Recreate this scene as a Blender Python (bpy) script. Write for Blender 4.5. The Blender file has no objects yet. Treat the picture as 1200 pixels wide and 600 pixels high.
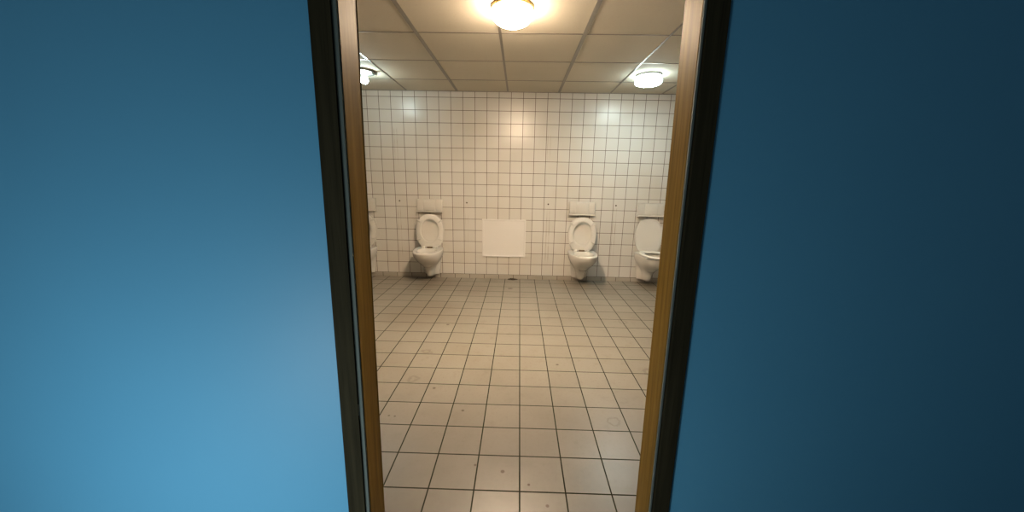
import bpy, bmesh, math, random
from mathutils import Vector, Matrix
random.seed(4)
S = bpy.context.scene
COL = S.collection

# ------------------------------------------------------------------ camera
F_PX, PITCH, YAW, ROLL, CAM_Z = 411.03, 0.2123, -0.0177, 0.0188, 1.3164
D = 4.63            # distance of the tiled back wall
HC = 2.378          # ceiling height
cd = bpy.data.cameras.new('camera'); cam = bpy.data.objects.new('camera', cd); COL.objects.link(cam)
cd.sensor_fit = 'HORIZONTAL'; cd.sensor_width = 36; cd.lens = F_PX * 36 / 1200; cd.clip_start = 0.02
fw = Vector((math.sin(YAW)*math.cos(PITCH), math.cos(YAW)*math.cos(PITCH), -math.sin(PITCH)))
rt = Vector((math.cos(YAW), -math.sin(YAW), 0)); dn = fw.cross(rt)
r2 = math.cos(ROLL)*rt - math.sin(ROLL)*dn; d2 = math.sin(ROLL)*rt + math.cos(ROLL)*dn
M = Matrix((r2, -d2, -fw)).transposed().to_4x4(); M.translation = Vector((0, 0, CAM_Z))
cam.matrix_world = M
S.camera = cam

# ------------------------------------------------------------------ world, daylight in the corridor, exposure
w = bpy.data.worlds.new('world'); S.world = w; w.use_nodes = True
bg = w.node_tree.nodes['Background']; bg.inputs[0].default_value = (0.55, 0.8, 1.0, 1); bg.inputs[1].default_value = 0.022
S.view_settings.view_transform = 'Standard'; S.view_settings.look = 'None'
S.view_settings.gamma = 1; S.view_settings.use_curve_mapping = False
S.view_settings.exposure = 0.99
S.cycles.use_denoising = True
S.cycles.max_bounces = 10; S.cycles.diffuse_bounces = 6
def area(name, loc, aim, sx, sy, power, color):
    l = bpy.data.lights.new(name, 'AREA'); l.shape = 'RECTANGLE'; l.size = sx; l.size_y = sy
    l.energy = power; l.color = color
    o = bpy.data.objects.new(name, l); COL.objects.link(o); o.location = loc
    o.rotation_euler = (Vector(aim) - Vector(loc)).to_track_quat('-Z', 'Y').to_euler()
    return o
# daylight falling into the corridor from a window to the left, low down
area('corridor_daylight', (-0.95, -0.35, 0.32), (-0.75, 0.85, 0.4), 0.6, 0.5, 5.9, (0.85, 0.96, 1.0))

WARM, WARM_L = (1.0, 0.76, 0.53), (46.0, 600.0)      # glass lit by the bulb: flank, underside
COOL, COOL_L, BULB_L = (0.80, 1.0, 0.99), (9.0, 46.0), 54.0

# ------------------------------------------------------------------ mesh helpers
def finish(name, bm, mat, parent=None, smooth=True, ang=38):
    bmesh.ops.remove_doubles(bm, verts=bm.verts, dist=1e-5)
    bmesh.ops.recalc_face_normals(bm, faces=bm.faces)
    me = bpy.data.meshes.new(name)
    for f in bm.faces: f.smooth = smooth
    if smooth:
        for e in bm.edges:
            if len(e.link_faces) == 2 and e.calc_face_angle(0) > math.radians(ang): e.smooth = False
    bm.to_mesh(me); bm.free()
    me.materials.append(mat)
    o = bpy.data.objects.new(name, me); COL.objects.link(o)
    if parent: o.parent = parent
    return o
def box(bm, x0, x1, y0, y1, z0, z1, bev=0.0, seg=2):
    b = bmesh.new()
    bmesh.ops.create_cube(b, size=1)
    bmesh.ops.scale(b, vec=(x1-x0, y1-y0, z1-z0), verts=b.verts)
    bmesh.ops.translate(b, vec=((x0+x1)/2, (y0+y1)/2, (z0+z1)/2), verts=b.verts)
    if bev: bmesh.ops.bevel(b, geom=b.edges[:], offset=bev, segments=seg, affect='EDGES', profile=0.5)
    me = bpy.data.meshes.new('tmp'); b.to_mesh(me); b.free(); bm.from_mesh(me); bpy.data.meshes.remove(me)
    return bm
def loft(bm, rings, cap0=True, cap1=True):
    vs = [[bm.verts.new(p) for p in r] for r in rings]
    n = len(rings[0])
    for a, b in zip(vs, vs[1:]):
        for i in range(n):
            j = (i+1) % n
            bm.faces.new((a[i], a[j], b[j], b[i]))
    if cap0: bm.faces.new(vs[0][::-1])
    if cap1: bm.faces.new(vs[-1])
    return bm
def lathe(bm, prof, c=(0, 0, 0), n=48):
    rings = [[(c[0]+r*math.cos(2*math.pi*i/n), c[1]+r*math.sin(2*math.pi*i/n), c[2]+z) for i in range(n)] for r, z in prof]
    return loft(bm, rings)
def tube(bm, pts, r, n=10):
    pts = [Vector(p) for p in pts]; rings = []
    for i, p in enumerate(pts):
        t = (pts[min(i+1, len(pts)-1)] - pts[max(i-1, 0)]).normalized()
        up = Vector((0, 0, 1)) if abs(t.z) < 0.9 else Vector((1, 0, 0))
        a = t.cross(up).normalized(); b = t.cross(a)
        rings.append([p + r*(math.cos(2*math.pi*k/n)*a + math.sin(2*math.pi*k/n)*b) for k in range(n)])
    return loft(bm, rings)
def thing(name, loc, label, cat, group=None):
    o = bpy.data.objects.new(name, None); COL.objects.link(o); o.location = loc; o.empty_display_size = 0.1
    return tag(o, label, cat, group)
def tag(o, label, cat, group=None):
    o['label'] = label; o['category'] = cat
    if group: o['group'] = group
    return o
def structure(o): o['kind'] = 'structure'; return o
def dup(root, loc):
    r = root.copy(); COL.objects.link(r); r.location = loc
    for ch in list(root.children):
        c = ch.copy(); COL.objects.link(c); c.parent = r
        for g in list(ch.children):
            d = g.copy(); COL.objects.link(d); d.parent = c
    return r

# ------------------------------------------------------------------ materials
class NT:
    def __init__(s, name):
        s.m = bpy.data.materials.new(name); s.m.use_nodes = True
        s.t = s.m.node_tree; s.b = s.t.nodes['Principled BSDF']
    def n(s, typ, **kw):
        o = s.t.nodes.new(typ)
        for k, v in kw.items(): setattr(o, k, v)
        return o
    def put(s, sock, v):
        if v is None: return
        if isinstance(v, bpy.types.NodeSocket): s.t.links.new(v, sock)
        else: sock.default_value = v
    def math(s, op, a, b=None, c=None):
        o = s.n('ShaderNodeMath', operation=op)
        s.put(o.inputs[0], a); s.put(o.inputs[1], b); s.put(o.inputs[2], c)
        return o.outputs[0]
    def mix(s, f, a, b, blend='MIX'):
        o = s.n('ShaderNodeMix', data_type='RGBA', blend_type=blend)
        s.put(o.inputs[0], f); s.put(o.inputs[6], a); s.put(o.inputs[7], b)
        return o.outputs[2]
    def step(s, v, a, b, lo=0.0, hi=1.0):
        if not isinstance(a, bpy.types.NodeSocket) and not isinstance(b, bpy.types.NodeSocket) and a > b: a, b, lo, hi = b, a, hi, lo
        o = s.n('ShaderNodeMapRange', interpolation_type='SMOOTHSTEP')
        s.put(o.inputs[0], v); s.put(o.inputs[1], a); s.put(o.inputs[2], b); s.put(o.inputs[3], lo); s.put(o.inputs[4], hi)
        return o.outputs[0]
    def pos(s):
        g = s.n('ShaderNodeTexCoord'); x = s.n('ShaderNodeSeparateXYZ')
        s.t.links.new(g.outputs['Object'], x.inputs[0])
        return g.outputs['Object'], x.outputs[0], x.outputs[1], x.outputs[2]
    def noise(s, vec, scale, detail=3, rough=0.5, sc=None):
        o = s.n('ShaderNodeTexNoise'); o.inputs['Scale'].default_value = scale
        o.inputs['Detail'].default_value = detail; o.inputs['Roughness'].default_value = rough
        if sc:
            mp = s.n('ShaderNodeMapping'); mp.inputs['Scale'].default_value = sc
            s.t.links.new(vec, mp.inputs[0]); vec = mp.outputs[0]
        s.t.links.new(vec, o.inputs['Vector'])
        return o.outputs[0]
    def bump(s, h, strength, dist=0.001, normal=None):
        o = s.n('ShaderNodeBump'); o.inputs['Strength'].default_value = strength; o.inputs['Distance'].default_value = dist
        s.t.links.new(h, o.inputs['Height'])
        if normal is not None: s.t.links.new(normal, o.inputs['Normal'])
        return o.outputs[0]
    def out(s, col=None, rough=None, normal=None, metal=None):
        s.put(s.b.inputs['Base Color'], col); s.put(s.b.inputs['Roughness'], rough)
        s.put(s.b.inputs['Normal'], normal); s.put(s.b.inputs['Metallic'], metal)
        return s.m
def C(r, g, b): return (r, g, b, 1)

def simple(name, col, rough=0.4, metal=0.0, var=0.08, scale=30, bump=0.0):
    m = NT(name); p, x, y, z = m.pos()
    nz = m.noise(p, scale)
    c = m.mix(nz, C(*[v*(1-var) for v in col]), C(*[min(1, v*(1+var)) for v in col]))
    return m.out(c, rough, m.bump(nz, bump) if bump else None, metal)

def tiles(name, axes, off, size, grout, c0, c1, cg, rough, tilt=0.012, extra=None, edge=0.001, spec=0.5):
    m = NT(name); p, x, y, z = m.pos(); ax = {'x': x, 'y': y, 'z': z}
    ids, ds = [], []
    for a, o, sz in zip(axes, off, size):
        u = m.math('DIVIDE', m.math('SUBTRACT', ax[a], o), sz)
        f = m.math('FRACT', u); ids.append(m.math('FLOOR', u))
        ds.append(m.math('MULTIPLY', m.math('MINIMUM', f, m.math('SUBTRACT', 1.0, f)), sz))
    d = m.math('MINIMUM', ds[0], ds[1])
    joint = m.step(d, grout/2 - edge/2, grout/2 + edge/2, 1.0, 0.0)
    cid = m.n('ShaderNodeCombineXYZ'); m.put(cid.inputs[0], ids[0]); m.put(cid.inputs[1], ids[1])
    wn = m.n('ShaderNodeTexWhiteNoise', noise_dimensions='3D'); m.t.links.new(cid.outputs[0], wn.inputs[0])
    base = m.mix(wn.outputs[0], C(*c0), C(*c1))
    # joints darker and lighter along their run
    gn = m.noise(p, 9.0, 2)
    gcol = m.mix(gn, C(*[v*0.7 for v in cg]), C(*[v*1.35 for v in cg]))
    rr = m.math('ADD', m.math('MULTIPLY', joint, 0.5), rough)
    if extra: base, rr = extra(m, p, x, y, z, base, rr)
    col = m.mix(joint, base, gcol)
    m.put(m.b.inputs['Specular IOR Level'], m.step(joint, 0.0, 1.0, spec, 0.08))
    # each tile is set at a slightly different angle
    geo = m.n('ShaderNodeNewGeometry')
    vm = m.n('ShaderNodeVectorMath', operation='MULTIPLY_ADD')
    sub = m.n('ShaderNodeVectorMath', operation='SUBTRACT'); m.t.links.new(wn.outputs[1], sub.inputs[0]); sub.inputs[1].default_value = (.5, .5, .5)
    m.t.links.new(sub.outputs[0], vm.inputs[0]); vm.inputs[1].default_value = (tilt,)*3; m.t.links.new(geo.outputs['Normal'], vm.inputs[2])
    nm = m.n('ShaderNodeVectorMath', operation='NORMALIZE'); m.t.links.new(vm.outputs[0], nm.inputs[0])
    h = m.math('SUBTRACT', 1.0, joint)
    nrm = m.bump(h, 0.6, 0.0015, nm.outputs[0])
    return m.out(col, rr, nrm)

X0, Z0 = -1.9266, 2.305
def wall_wear(m, p, x, y, z, base, rr):
    # ghost lines where partitions once stood, and a faint yellowing in patches
    n1 = m.noise(p, 1.3, 3)
    base = m.mix(m.step(n1, 0.4, 0.75, 0.0, 0.35), base, C(0.53, 0.455, 0.345))
    n2 = m.noise(p, 7.0, 3)
    for gx, za, zb, k in ((-1.585, 0.25, 0.95, .45), (-1.585, 1.45, 1.95, .35), (0.385, 0.2, 0.98, .40), (1.255, 0.25, 1.0, .45), (-0.69, 0.4, 0.9, .15), (0.36, 1.55, 1.9, .25)):
        for dx in (-0.018, 0.016):
            band = m.step(m.math('ABSOLUTE', m.math('SUBTRACT', x, gx + dx)), 0.002, 0.007, 1.0, 0.0)
            rng = m.math('MULTIPLY', m.step(z, za, za + 0.12), m.step(z, zb - 0.05, zb, 1.0, 0.0))
            f = m.math('MULTIPLY', m.math('MULTIPLY', band, rng), m.step(n2, 0.35, 0.7, k*0.25, k*1.35))
            base = m.mix(f, base, C(0.25, 0.17, 0.09))
    return base, rr
M_WALL = tiles('glazed_wall_tile', 'xz', (X0, Z0), (.15, .15), .0052, (0.58, 0.56, 0.515), (0.62, 0.60, 0.56), (0.085, 0.056, 0.031), 0.29, 0.012, wall_wear)
M_WALL_SIDE = tiles('glazed_side_wall_tile', 'yz', (D, Z0), (.15, .15), .0052, (0.58, 0.56, 0.515), (0.62, 0.60, 0.56), (0.085, 0.056, 0.031), 0.29)
SPOTS = [(-.302, 1.803, .010), (-.712, 1.739, .007), (-.677, 1.735, .007), (-.180, 1.407, .008), (-.049, 1.374, .010), (.07, 1.307, .007), (.145, 1.206, .008), (.306, 2.357, .012), (-.521, 2.018, .012), (-.636, 3.028, .016), (-.088, 4.187, .035)]
SWIRL = [(.561, 1.739, .045), (-.695, 2.501, .055), (-.687, 2.116, .05), (1.02, 3.2, .05), (.95, 2.3, .06)]
def floor_wear_and_falloff(m, p, x, y, z, base, rr):
    n1 = m.noise(p, 1.6, 5, 0.6); n2 = m.noise(p, 11.0, 6, 0.65); n3 = m.noise(p, 60.0, 3)
    base = m.mix(m.step(n1, 0.42, 0.72, 0.0, 0.30), base, C(0.165, 0.132, 0.09))
    base = m.mix(m.step(n2, 0.52, 0.8, 0.0, 0.40), base, C(0.13, 0.10, 0.065))
    base = m.mix(m.step(n3, 0.5, 0.8, 0.0, 0.25), base, C(0.115, 0.085, 0.058))
    # falloff of light towards the doorway painted in grey, with some soiling
    door_dim = m.math('MULTIPLY', m.step(y, 1.0, 2.6, 1.0, 0.0), m.step(n1, 0.25, 0.6, 0.7, 0.95))
    base = m.mix(door_dim, base, C(0.115, 0.108, 0.098))
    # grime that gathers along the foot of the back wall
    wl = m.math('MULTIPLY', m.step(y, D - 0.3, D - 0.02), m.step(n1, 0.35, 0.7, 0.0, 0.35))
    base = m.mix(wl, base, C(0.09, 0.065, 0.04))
    for sx, sy, r, k in ((-1.0, 4.3, .45, .45), (-.95, 3.3, .5, .35), (-.55, 4.1, .3, .3), (1.1, 4.3, .35, .3)):   # old brown soiling
        dx = m.math('SUBTRACT', x, sx); dy = m.math('SUBTRACT', y, sy)
        dd = m.math('SQRT', m.math('ADD', m.math('MULTIPLY', dx, dx), m.math('MULTIPLY', dy, dy)))
        dd = m.math('ADD', dd, m.math('MULTIPLY', m.math('SUBTRACT', n2, 0.5), r*1.2))
        base = m.mix(m.step(dd, r*0.2, r*1.1, k, 0.0), base, C(0.12, 0.085, 0.05))
    for sx, sy, r in SPOTS + SWIRL:
        dx = m.math('SUBTRACT', x, sx); dy = m.math('SUBTRACT', y, sy)
        dd = m.math('SQRT', m.math('ADD', m.math('MULTIPLY', dx, dx), m.math('MULTIPLY', dy, dy)))
        dd = m.math('ADD', dd, m.math('MULTIPLY', m.math('SUBTRACT', n2, 0.5), r*(0.9 if (sx, sy, r) in SPOTS else 2.4)))
        if (sx, sy, r) in SPOTS:
            f = m.step(dd, r*0.6, r*1.15, 0.85, 0.0)
        else:   # a scuffed ring
            f = m.step(m.math('ABSOLUTE', m.math('SUBTRACT', dd, r*0.65)), r*0.05, r*0.3, 0.30, 0.0)
        base = m.mix(f, base, C(0.06, 0.042, 0.025))
    rr = m.math('ADD', rr, m.math('MULTIPLY', m.math('SUBTRACT', n2, 0.5), 0.05))
    return base, rr
M_FLOOR = tiles('floor_tile', 'xy', (0.0295, 1.2707), (.1987, .1987), .0062, (0.225, 0.207, 0.172), (0.252, 0.232, 0.195), (0.022, 0.024, 0.014), 0.315, 0.006, floor_wear_and_falloff, spec=0.5)
M_BASE = tiles('base_tile', 'xz', (-0.2577, -0.2), (.1987, .4), .005, (0.36, 0.325, 0.275), (0.43, 0.39, 0.33), (0.045, 0.034, 0.022), 0.35, 0.01)
M_BASE_SIDE = tiles('side_base_tile', 'yz', (D, -0.2), (.1987, .4), .005, (0.36, 0.325, 0.275), (0.43, 0.39, 0.33), (0.045, 0.034, 0.022), 0.35, 0.01)

def mat_ceiling():
    m = NT('mineral_fibre_ceiling'); p, x, y, z = m.pos()
    n1 = m.noise(p, 160, 2); n2 = m.noise(p, 2.2, 3); n3 = m.noise(p, 55, 4, 0.7)
    c = m.mix(n2, C(0.56, 0.515, 0.415), C(0.63, 0.58, 0.475))
    c = m.mix(m.step(n3, 0.55, 0.75, 0.0, 0.35), c, C(0.43, 0.38, 0.30))
    return m.out(c, 0.85, m.bump(n1, 0.35, 0.002))
M_CEIL = mat_ceiling()
M_TEE = simple('ceiling_tee_metal', (0.24, 0.215, 0.18), 0.34, 0.6)
def mat_wood(name, dark, light, rough):
    m = NT(name); p, x, y, z = m.pos()
    n1 = m.noise(p, 1.0, 6, 0.65, (55, 55, 2.2)); n2 = m.noise(p, 1.0, 3, 0.5, (9, 9, 0.7)); n3 = m.noise(p, 1.0, 3, 0.5, (260, 260, 6))
    c = m.mix(m.step(n1, 0.25, 0.75), C(*dark), C(*light))
    c = m.mix(m.step(n2, 0.35, 0.7, 0.0, 0.4), c, C(*[v*0.8 for v in dark]))
    c = m.mix(m.step(n3, 0.55, 0.7, 0.0, 0.35), c, C(*[v*0.55 for v in dark]))
    return m.out(c, rough, m.bump(n3, 0.12, 0.0006))
M_OAK = mat_wood('varnished_oak', (0.125, 0.073, 0.014), (0.225, 0.138, 0.031), 0.5)
M_OAK_DARK = mat_wood('dark_stained_oak', (0.026, 0.023, 0.013), (0.046, 0.040, 0.022), 0.75)
M_SEAL = simple('rubber_door_seal', (0.12, 0.15, 0.135), 0.8)
def mat_paint():
    m = NT('blue_wall_paint'); p, x, y, z = m.pos()
    n1 = m.noise(p, 90, 3); n2 = m.noise(p, 1.5, 3)
    c = m.mix(n2, C(0.105, 0.385, 0.62), C(0.12, 0.425, 0.665))
    return m.out(c, 0.5, m.bump(n1, 0.15, 0.001))
M_BLUE = mat_paint()
M_OAK.node_tree.nodes['Principled BSDF'].inputs['Specular IOR Level'].default_value = 0.03
M_OAK.node_tree.nodes['Principled BSDF'].inputs['Specular Tint'].default_value = (1, 0.72, 0.36, 1)
M_OAK_DARK.node_tree.nodes['Principled BSDF'].inputs['Specular IOR Level'].default_value = 0.04
M_FRONT = simple('brown_partition_boarding', (0.16, 0.11, 0.06), 0.6)
M_LINO = simple('grey_corridor_floor', (0.22, 0.22, 0.2), 0.5)
M_CERAMIC = simple('white_sanitary_ceramic', (0.62, 0.60, 0.55), 0.14, 0, 0.03, 6)
M_PLASTIC = simple('white_seat_plastic', (0.65, 0.63, 0.58), 0.24, 0, 0.03, 6)
M_FLUSH = simple('cream_flush_plastic', (0.60, 0.575, 0.52), 0.26, 0, 0.03, 6)
M_PANEL = simple('white_panel_laminate', (0.72, 0.70, 0.67), 0.2, 0, 0.02, 3)
M_HINGE = simple('tarnished_hinge_metal', (0.20, 0.15, 0.10), 0.4, 0.7)
M_WATER = simple('toilet_bowl_water', (0.42, 0.38, 0.30), 0.05)
M_PLUG = simple('grey_wall_plug', (0.10, 0.075, 0.05), 0.6)
M_RIM = simple('lamp_rim_metal', (0.16, 0.16, 0.14), 0.35, 0.7)
M_BRASS = simple('lamp_rim_brass', (0.36, 0.25, 0.08), 0.35, 0.8)
M_LAMPBASE = simple('lamp_base_enamel', (0.75, 0.75, 0.72), 0.4)
M_DIRT = simple('dried_dirt', (0.05, 0.035, 0.02), 0.9, 0, 0.4, 60, 0.4)
def mat_emit(name, col, strength, ribs=0, z0=0, z1=-.1):
    m = NT(name); p, x, y, z = m.pos()
    m.b.inputs['Base Color'].default_value = (0.8, 0.8, 0.78, 1); m.b.inputs['Roughness'].default_value = 0.25
    m.b.inputs['Emission Color'].default_value = C(*col); m.put(m.b.inputs['Emission Strength'], strength if isinstance(strength, float) else m.step(z, z0, z1, *strength))
    if ribs:
        a = m.math('ARCTAN2', y, x); sn = m.math('SINE', m.math('MULTIPLY', a, ribs))
        m.put(m.b.inputs['Normal'], m.bump(sn, 0.4, 0.002))
    return m.m
M_WARM = mat_emit('lit_opal_glass_warm', WARM, WARM_L, 0, -.080, -.108)
M_COOL = mat_emit('lit_ribbed_glass_cool', COOL, COOL_L, 40, -.082, -.092)
M_BULB = mat_emit('lit_bulb_cool', COOL, BULB_L)

# ------------------------------------------------------------------ room shell
XL, XR, YF = -3.3, 3.0, 0.978
def shell(name, x0, x1, y0, y1, z0, z1, mat): return structure(finish(name, box(bmesh.new(), x0, x1, y0, y1, z0, z1), mat, smooth=False))
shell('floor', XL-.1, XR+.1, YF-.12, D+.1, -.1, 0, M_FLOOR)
shell('wall_back', XL-.1, XR+.1, D, D+.1, 0, HC, M_WALL)
shell('wall_left', XL-.1, XL, YF, D, 0, HC, M_WALL_SIDE)
shell('wall_right', XR, XR+.1, YF, D, 0, HC, M_WALL_SIDE)
shell('ceiling', XL-.1, XR+.1, YF-.1, D+.1, HC, HC+.1, M_CEIL)
bm = box(bmesh.new(), XL, XR, D-.010, D, 0, .053, .002); structure(finish('baseboard_back', bm, M_BASE, smooth=False))
structure(finish('baseboard_left', box(bmesh.new(), XL, XL+.010, YF, D-.010, 0, .053, .002), M_BASE_SIDE, smooth=False))
structure(finish('baseboard_right', box(bmesh.new(), XR-.010, XR, YF, D-.010, 0, .053, .002), M_BASE_SIDE, smooth=False))
# suspended-ceiling tees
CX, CS = -0.1693, 0.6243
bm = bmesh.new()
for i in range(-5, 6):
    wd = {-1: .030, 1: .030, 0: .020}.get(i, .014)
    x = CX + CS*i
    box(bm, x-wd/2, x+wd/2, YF, D, HC-.004, HC+.002)
for j in range(0, 6):
    y = 4.1254 - CS*j
    box(bm, XL, XR, y-.005, y+.005, HC-.003, HC+.002)
box(bm, XL, XR, D-.012, D, HC-.006, HC+.002)
structure(finish('trim_1', bm, M_TEE, smooth=False))

# partition between corridor and washroom (opening for the door)
def xin(side, z):       # clear opening edge, the frame is a touch out of plumb
    return -(.4503 - .01328*z)*.978 if side < 0 else (.4223 - .01095*z)*.978
ZH = 2.03
bm = bmesh.new()
for x0, x1, z0, z1 in ((XL, -.468, 0, HC), (.438, XR, 0, HC), (-.468, .438, ZH+.03, HC)): box(bm, x0, x1, .905, YF-.004, z0, z1)
structure(finish('wall_front', bm, M_FRONT, smooth=False))
bm = bmesh.new()
for x0, x1, z0, z1 in ((-4.2, -.468, 0, 2.6), (.438, 4.2, 0, 2.6), (-.468, .438, ZH+.03, 2.6)): box(bm, x0, x1, .875, .905, z0, z1)
structure(finish('wall_corridor', bm, M_BLUE, smooth=False))
structure(finish('floor_corridor', box(bmesh.new(), -4.2, 4.2, -2.0, YF-.12, -.1, 0), M_LINO, smooth=False))

# door frame
door = bpy.data.objects.new('door_1', None); COL.objects.link(door); structure(door)
YN = .881               # camera-side edge of the lit reveal
def post(name, side, a, b, y0, y1, mat, z0=0.0, z1=ZH, bev=.0015):
    """upright strip lying a..b metres outward from the clear opening"""
    bm = bmesh.new()
    box(bm, 0, 1, y0, y1, z0, z1)
    for v in bm.verts:
        t = a + (b-a)*v.co.x
        v.co.x = xin(side, v.co.z) + side*t
    if bev: bmesh.ops.bevel(bm, geom=bm.edges[:], offset=bev, segments=2, affect='EDGES', profile=.5)
    return finish(name, bm, mat, door, smooth=False)
for s in (-1, 1):
    post('jamb_lining', s, 0, .022, YN, YF+.002, M_OAK)
    e = .0095 if s < 0 else .0060
    post('door_seal', s, .0008, e, .8735, YN, M_SEAL, bev=.001)
    post('rebate_gap', s, e, .022, .8795, .890, M_OAK_DARK, bev=0)
    post('architrave', s, e+.0022, .0585 if s < 0 else .0545, .8665, .8795, M_OAK_DARK)
xl, xr = xin(-1, ZH), xin(1, ZH)
finish('head_lining', box(bmesh.new(), xl-.022, xr+.022, YN, YF+.002, ZH, ZH+.022, .0015), M_OAK, door, smooth=False)
finish('door_seal', box(bmesh.new(), xl-.008, xr+.008, .8735, YN, ZH+.001, ZH+.009, .001), M_SEAL, door, smooth=False)
finish('architrave', box(bmesh.new(), xl-.0585, xr+.0545, .8665, .8795, ZH+.0112, ZH+.058, .0015), M_OAK_DARK, door, smooth=False)
post('strike_plate', -1, .0098, .0114, .8685, .8720, simple('strike_plate_steel', (.45, .42, .35), .35, .9), .655, .690, 0)

# ------------------------------------------------------------------ toilets
def sgnpow(v, e): return math.copysign(abs(v)**e, v)
def dring(z, hw, yb, yf, ef=2.15, eb=4.2, n=56):
    yc = yb + (yf-yb)*0.42
    pts = []
    for i in range(n):
        t = 2*math.pi*i/n; c, s = math.cos(t), math.sin(t)
        e = ef if s > 0 else eb
        x = hw*sgnpow(c, 2/e)
        y = yc + (yf-yc)*sgnpow(s, 2/e) if s > 0 else yc + (yc-yb)*sgnpow(s, 2/e)*-1*-1
        if s <= 0: y = yc - (yb-yc)*sgnpow(s, 2/e)
        pts.append((x, y, z))
    return pts
RIM = .425
def bowl_mesh():
    bm = bmesh.new()
    lv = [(.058, .030, 0, -.150), (.062, .046, 0, -.178), (.080, .056, 0, -.200), (.115, .062, 0, -.214), (.150, .068, 0, -.228), (.19, .080, 0, -.258), (.225, .100, 0, -.305),
          (.26, .124, 0, -.360), (.30, .149, 0, -.42), (.34, .169, 0, -.462), (.375, .177, 0, -.488), (.405, .181, 0, -.500), (.418, .180, 0, -.501), (RIM, .175, -.003, -.495)]
    rings = []
    for l in lv:
        # the foot widens into a flange where it meets the wall
        wide = .105 + .070*(l[0]-.06)/.36
        r = []
        for x, y, z in dring(*l):
            k = max(0, min(1, (y + .11)/.09)); k = k*k*(3-2*k)
            r.append((x*(1 + k*max(0, wide/l[1]-1)), y, z))
        rings.append(r)
    # rim deck to the opening, then the inside
    for z, hw, yb, yf, eb in ((RIM, .128, -.135, -.452, 2.4), (RIM-.012, .120, -.142, -.445, 2.3), (RIM-.05, .122, -.140, -.446, 2.3), (.34, .115, -.15, -.425, 2.2), (.28, .092, -.17, -.38, 2.2), (.225, .062, -.19, -.32, 2.1), (.20, .045, -.20, -.29, 2.0)):
        rings.append(dring(z, hw, yb, yf, 2.1, eb))
    loft(bm, rings)
    # china boss of the trap showing under the front
    return bm
def water_mesh():
    bm = bmesh.new(); loft(bm, [dring(.232, .064, -.189, -.322, 2.1, 2.1), dring(.236, .0655, -.188, -.324, 2.1, 2.1)]); return bm
HALF = [(0, .445), (.05, .440), (.095, .420), (.130, .388), (.156, .345), (.172, .295), (.180, .240), (.179, .185), (.171, .130), (.157, .080), (.140, .040), (.126, .016), (.108, .004), (.06, 0), (0, 0)]
HALF = [(a, b*.965) for a, b in HALF]
def outline_r(th, sc=1.0):
    """distance from the seat centre (0,.215) to the seat edge in direction th"""
    c = Vector((0, .215)); d = Vector((math.cos(th), math.sin(th)))
    if d.x < 0: d.x = -d.x
    best = 0
    for a, b in zip(HALF, HALF[1:]):
        a = Vector(a) - c; b = Vector(b) - c; e = b - a
        den = d.x*e.y - d.y*e.x
        if abs(den) < 1e-9: continue
        t = (a.x*e.y - a.y*e.x)/den; u = (a.x*d.y - a.y*d.x)/den
        if t > 0 and -1e-6 <= u <= 1+1e-6: best = max(best, t)
    return best*sc
NS = 64
THS = [2*math.pi*(i+.5)/NS for i in range(NS)]
RO = [outline_r(t) for t in THS]
for _ in range(2): RO = [(RO[i-1] + 2*RO[i] + RO[(i+1) % NS])/4 for i in range(NS)]
HY = -.116; HZ = RIM + .012       # hinge axis
def place(bm, phi):
    """seat space (u across, v from hinge to front, w up when closed) to toilet space, opened by phi"""
    c, s = math.cos(phi), math.sin(phi)
    for v in bm.verts:
        u, a, b = v.co
        v.co = (u, HY - a*c + b*s, HZ + a*s + b*c)
    return bm
def seat_mesh(phi, w0):
    bm = bmesh.new(); rings = []
    def rg(fo, w):   # fo 0 = outer edge, 1 = hole edge
        r = []
        for t, ro in zip(THS, RO):
            hx, hy = .114*math.cos(t), .004 + .150*math.sin(t)
            ox, oy = ro*math.cos(t), ro*math.sin(t)
            r.append((ox + (hx-ox)*fo, .215 + oy + (hy-oy)*fo, w0 + w))
        return r
    for fo, w in ((0.10, 0), (0.02, .003), (0, .008), (.04, .014), (.16, .0185), (.5, .020), (.85, .016), (.97, .011), (1, .006), (.95, .001), (.8, 0)):
        rings.append(rg(fo, w))
    rings.append(rings[0])
    loft(bm, rings, False, False)
    return place(bm, phi)
def lid_mesh(phi, w0):
    bm = bmesh.new(); rings = []
    def rg(k, w): return [(ro*k*1.015*math.cos(t), .215 + ro*k*1.015*math.sin(t), w0 + w) for t, ro in zip(THS, RO)]
    for k, w in ((.02, .008), (.3, .0078), (.6, .007), (.85, .005), (.95, .003), (.975, 0), (1, .001), (1.005, .008), (.985, .014), (.93, .018), (.7, .023), (.4, .0265), (.02, .028)): rings.append(rg(k, w))
    loft(bm, rings)
    return place(bm, phi)
def bumper_mesh(phi, w0, u, v, ang):
    bm = bmesh.new(); box(bm, -.027, .027, -.0105, .0105, -.014, .002, .005, 3)
    bmesh.ops.rotate(bm, verts=bm.verts, cent=(0, 0, 0), matrix=Matrix.Rotation(ang, 3, 'Z'))
    bmesh.ops.translate(bm, verts=bm.verts, vec=(u, v, w0))
    return place(bm, phi)
UP, UPL = math.radians(92), math.radians(94.5)
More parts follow.
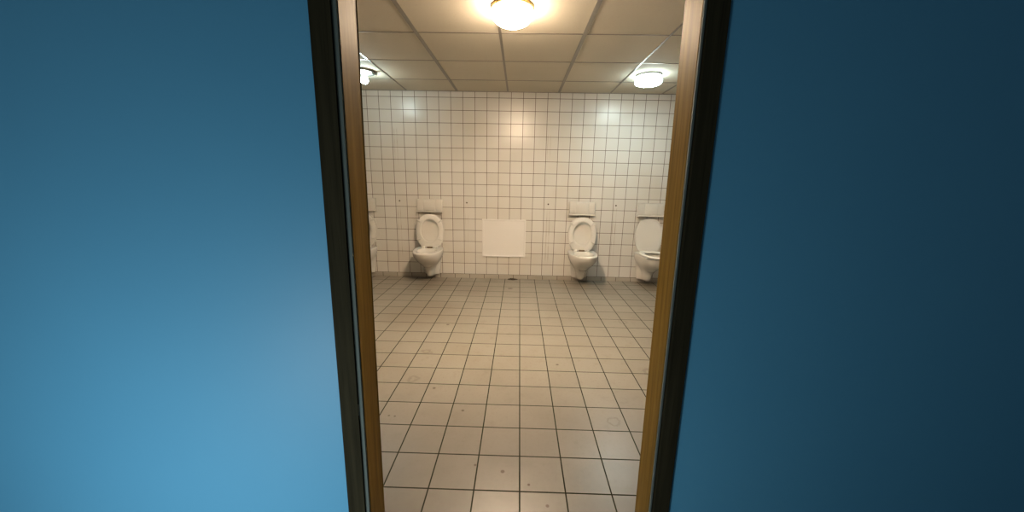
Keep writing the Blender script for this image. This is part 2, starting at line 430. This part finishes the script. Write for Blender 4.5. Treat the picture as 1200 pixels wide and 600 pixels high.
def toilet(x, label, seat_up):
    t = thing('toilet', (x, D-.001, 0), label, 'toilet', 'wall hung toilets along the back wall')
    b = finish('bowl', bowl_mesh(), M_CERAMIC, t, ang=50)
    finish('bowl_water', water_mesh(), M_WATER, b)
    ps, w0 = (UP, .004) if seat_up else (0.0, -.004)
    st = finish('seat', seat_mesh(ps, w0), M_PLASTIC, t, ang=60)
    for u, v, a in ((-.142, .345, -.55), (.142, .345, .55), (-.140, .105, .35), (.140, .105, -.35)):
        finish('bumper', bumper_mesh(ps, w0, u, v, a), M_PLASTIC, st)
    finish('lid', lid_mesh(UPL if seat_up else UPL, .041), M_PLASTIC, t, ang=60)
    bm = bmesh.new()
    box(bm, -.036, .036, HY-.012, HY+.012, RIM-.003, RIM+.022, .003)
    h = finish('hinge', bm, M_HINGE, t); h['label'] = 'dark metal hinge block'
    for s in (-1, 1):
        bm = bmesh.new(); box(bm, s*.085-.022, s*.085+.022, HY-.016, HY+.016, RIM-.003, RIM+.024, .006, 3)
        finish('hinge_mount', bm, M_PLASTIC, t)
    return t
TX = (-2.05, -1.163, .828, 1.700)
t2 = toilet(TX[1], 'white wall-hung toilet with raised seat and lid, left of the white square panel', True)
t1 = dup(t2, (TX[0], D-.001, 0)); t1['label'] = 'white wall-hung toilet with raised seat, mostly hidden behind the left door jamb'
t3 = dup(t2, (TX[2], D-.001, 0)); t3['label'] = 'white wall-hung toilet with raised seat and lid, right of the white square panel'
t4 = toilet(TX[3], 'white wall-hung toilet with seat ring down and lid up, beside the right door jamb', False)

# flush boxes above them
def flush(x):
    t = thing('flush_plate', (x, D-.001, .888), '', 'flush plate', 'flush plates above the toilets')
    bm = box(bmesh.new(), -.168, .168, -.040, 0, .012, .172, .008, 3)
    finish('housing', bm, M_FLUSH, t)
    bm = box(bmesh.new(), -.076, .076, -.049, -.038, .022, .166, .004, 2)
    finish('push_button', bm, M_FLUSH, t)
    for s in (-1, 1):
        finish('side_cover', box(bmesh.new(), min(s*.083, s*.162), max(s*.083, s*.162), -.045, -.038, .022, .166, .004, 2), M_FLUSH, t)
    finish('bottom_ledge', box(bmesh.new(), -.171, .171, -.056, 0, 0, .016, .005, 3), M_FLUSH, t)
    return t
FX = (-2.052, -1.172, .820, 1.703)
f2 = flush(FX[1]); f2['label'] = 'cream flush plate on the wall above the toilet left of the square panel'
fs = [f2]
for x, l in ((FX[0], 'cream flush plate above the toilet hidden by the left door jamb'), (FX[2], 'cream flush plate above the toilet right of the square panel'), (FX[3], 'cream flush plate above the toilet with its seat down')):
    f = dup(f2, (x, D-.001, .888)); f['label'] = l

# white square panel low on the wall
pn = thing('wall_panel', (-.196, D-.001, .308), 'plain white rectangular panel fixed low on the tiled back wall', 'panel')
finish('board', box(bmesh.new(), -.270, .270, -.012, 0, .014, .488, .002), M_PANEL, pn, smooth=False)
bm = bmesh.new()
for a in ((-.289, -.268, 0, .502), (.268, .289, 0, .502), (-.289, .289, 0, .016), (-.289, .289, .486, .502)): box(bm, a[0], a[1], -.022, 0, a[2], a[3], .003)
finish('edge_frame', bm, M_PANEL, pn, smooth=False)

# screw plugs left in the wall
for x, z, l in ((-1.574, 1.027, 'small dark screw plug in the wall left of the left flush plate'), (-.688, 1.019, 'small dark screw plug in the wall up and left of the white panel'),
                (.379, 1.020, 'small dark screw plug in the wall up and right of the white panel'), (1.259, 1.020, 'small dark screw plug in the wall between the two right flush plates')):
    bm = bmesh.new()
    n = 16; pr = ((.0105, 0), (.0105, -.003), (.009, -.005), (.005, -.005), (.004, -.002))
    loft(bm, [[(r*math.cos(2*math.pi*i/n), d, r*math.sin(2*math.pi*i/n)) for i in range(n)] for r, d in pr])
    o = finish('screw_plug', bm, M_PLUG); o.location = (x, D, z); tag(o, l, 'plug', 'screw plugs in the back wall')

# dark clump of dirt at the foot of the wall
bm = bmesh.new(); rings = []
for k, z in ((1, 0), (.85, .008), (.55, .014), (.2, .017)):
    rings.append([(k*(.062 + .014*math.sin(3*a+1) + .008*math.sin(7*a))*math.cos(a), k*(.024 + .006*math.sin(4*a))*math.sin(a), z + .002*math.sin(5*a+k*6)*(z > 0)) for a in [2*math.pi*i/28 for i in range(28)]])
loft(bm, rings)
o = finish('dirt_clump', bm, M_DIRT); o.location = (-.075, D-.043, 0); tag(o, 'dark flat clump of dirt on the floor at the foot of the back wall', 'dirt')

# ------------------------------------------------------------------ ceiling lamps
# warm bowl lamp
lamp = thing('ceiling_lamp', (-.070, 2.47, HC), 'large warm glowing bowl ceiling lamp with brass rim, nearest the doorway', 'ceiling lamp')
finish('rim', lathe(bmesh.new(), [(.112, 0), (.130, 0), (.134, -.006), (.134, -.016), (.130, -.020), (.122, -.020), (.112, -.012)]), M_BRASS, lamp)
finish('glass_bowl', lathe(bmesh.new(), [(.124, -.018), (.131, -.028), (.131, -.045), (.122, -.068), (.102, -.088), (.074, -.101), (.040, -.108), (.004, -.110)]), M_WARM, lamp)
# cool drum lamp on the right
lamp = thing('ceiling_lamp', (1.275, 3.86, HC), 'cool white ribbed drum ceiling lamp above the right toilets', 'ceiling lamp')
finish('rim', lathe(bmesh.new(), [(.108, 0), (.126, 0), (.128, -.012), (.122, -.017), (.110, -.017), (.106, -.010)]), M_RIM, lamp)
finish('glass_drum', lathe(bmesh.new(), [(.118, -.014), (.126, -.022), (.131, -.045), (.131, -.070), (.124, -.084), (.105, -.091), (.060, -.093), (.004, -.093)]), M_COOL, lamp)
# left lamp that has lost its glass
lamp = thing('ceiling_lamp', (-1.635, 3.86, HC), 'ceiling lamp missing its glass with bare cool bulb, by the left door jamb', 'ceiling lamp')
finish('base_plate', lathe(bmesh.new(), [(.004, 0), (.120, 0), (.120, -.006), (.004, -.008)]), M_LAMPBASE, lamp)
finish('rim', lathe(bmesh.new(), [(.120, 0), (.130, 0), (.133, -.008), (.131, -.016), (.126, -.018), (.124, -.014), (.122, -.006)]), M_RIM, lamp)
bm = bmesh.new()
box(bm, .100, .146, -.016, .016, -.030, -.006, .006)
finish('glass_clip', bm, M_RIM, lamp)
finish('socket', lathe(bmesh.new(), [(.004, -.006), (.024, -.006), (.024, -.030), (.018, -.034), (.004, -.034)], (.02, 0, 0), 24), M_LAMPBASE, lamp)
finish('bulb', lathe(bmesh.new(), [(.004, -.034), (.016, -.034), (.022, -.048), (.034, -.066), (.038, -.084), (.034, -.102), (.020, -.116), (.004, -.121)], (.02, 0, 0), 32), M_BULB, lamp)
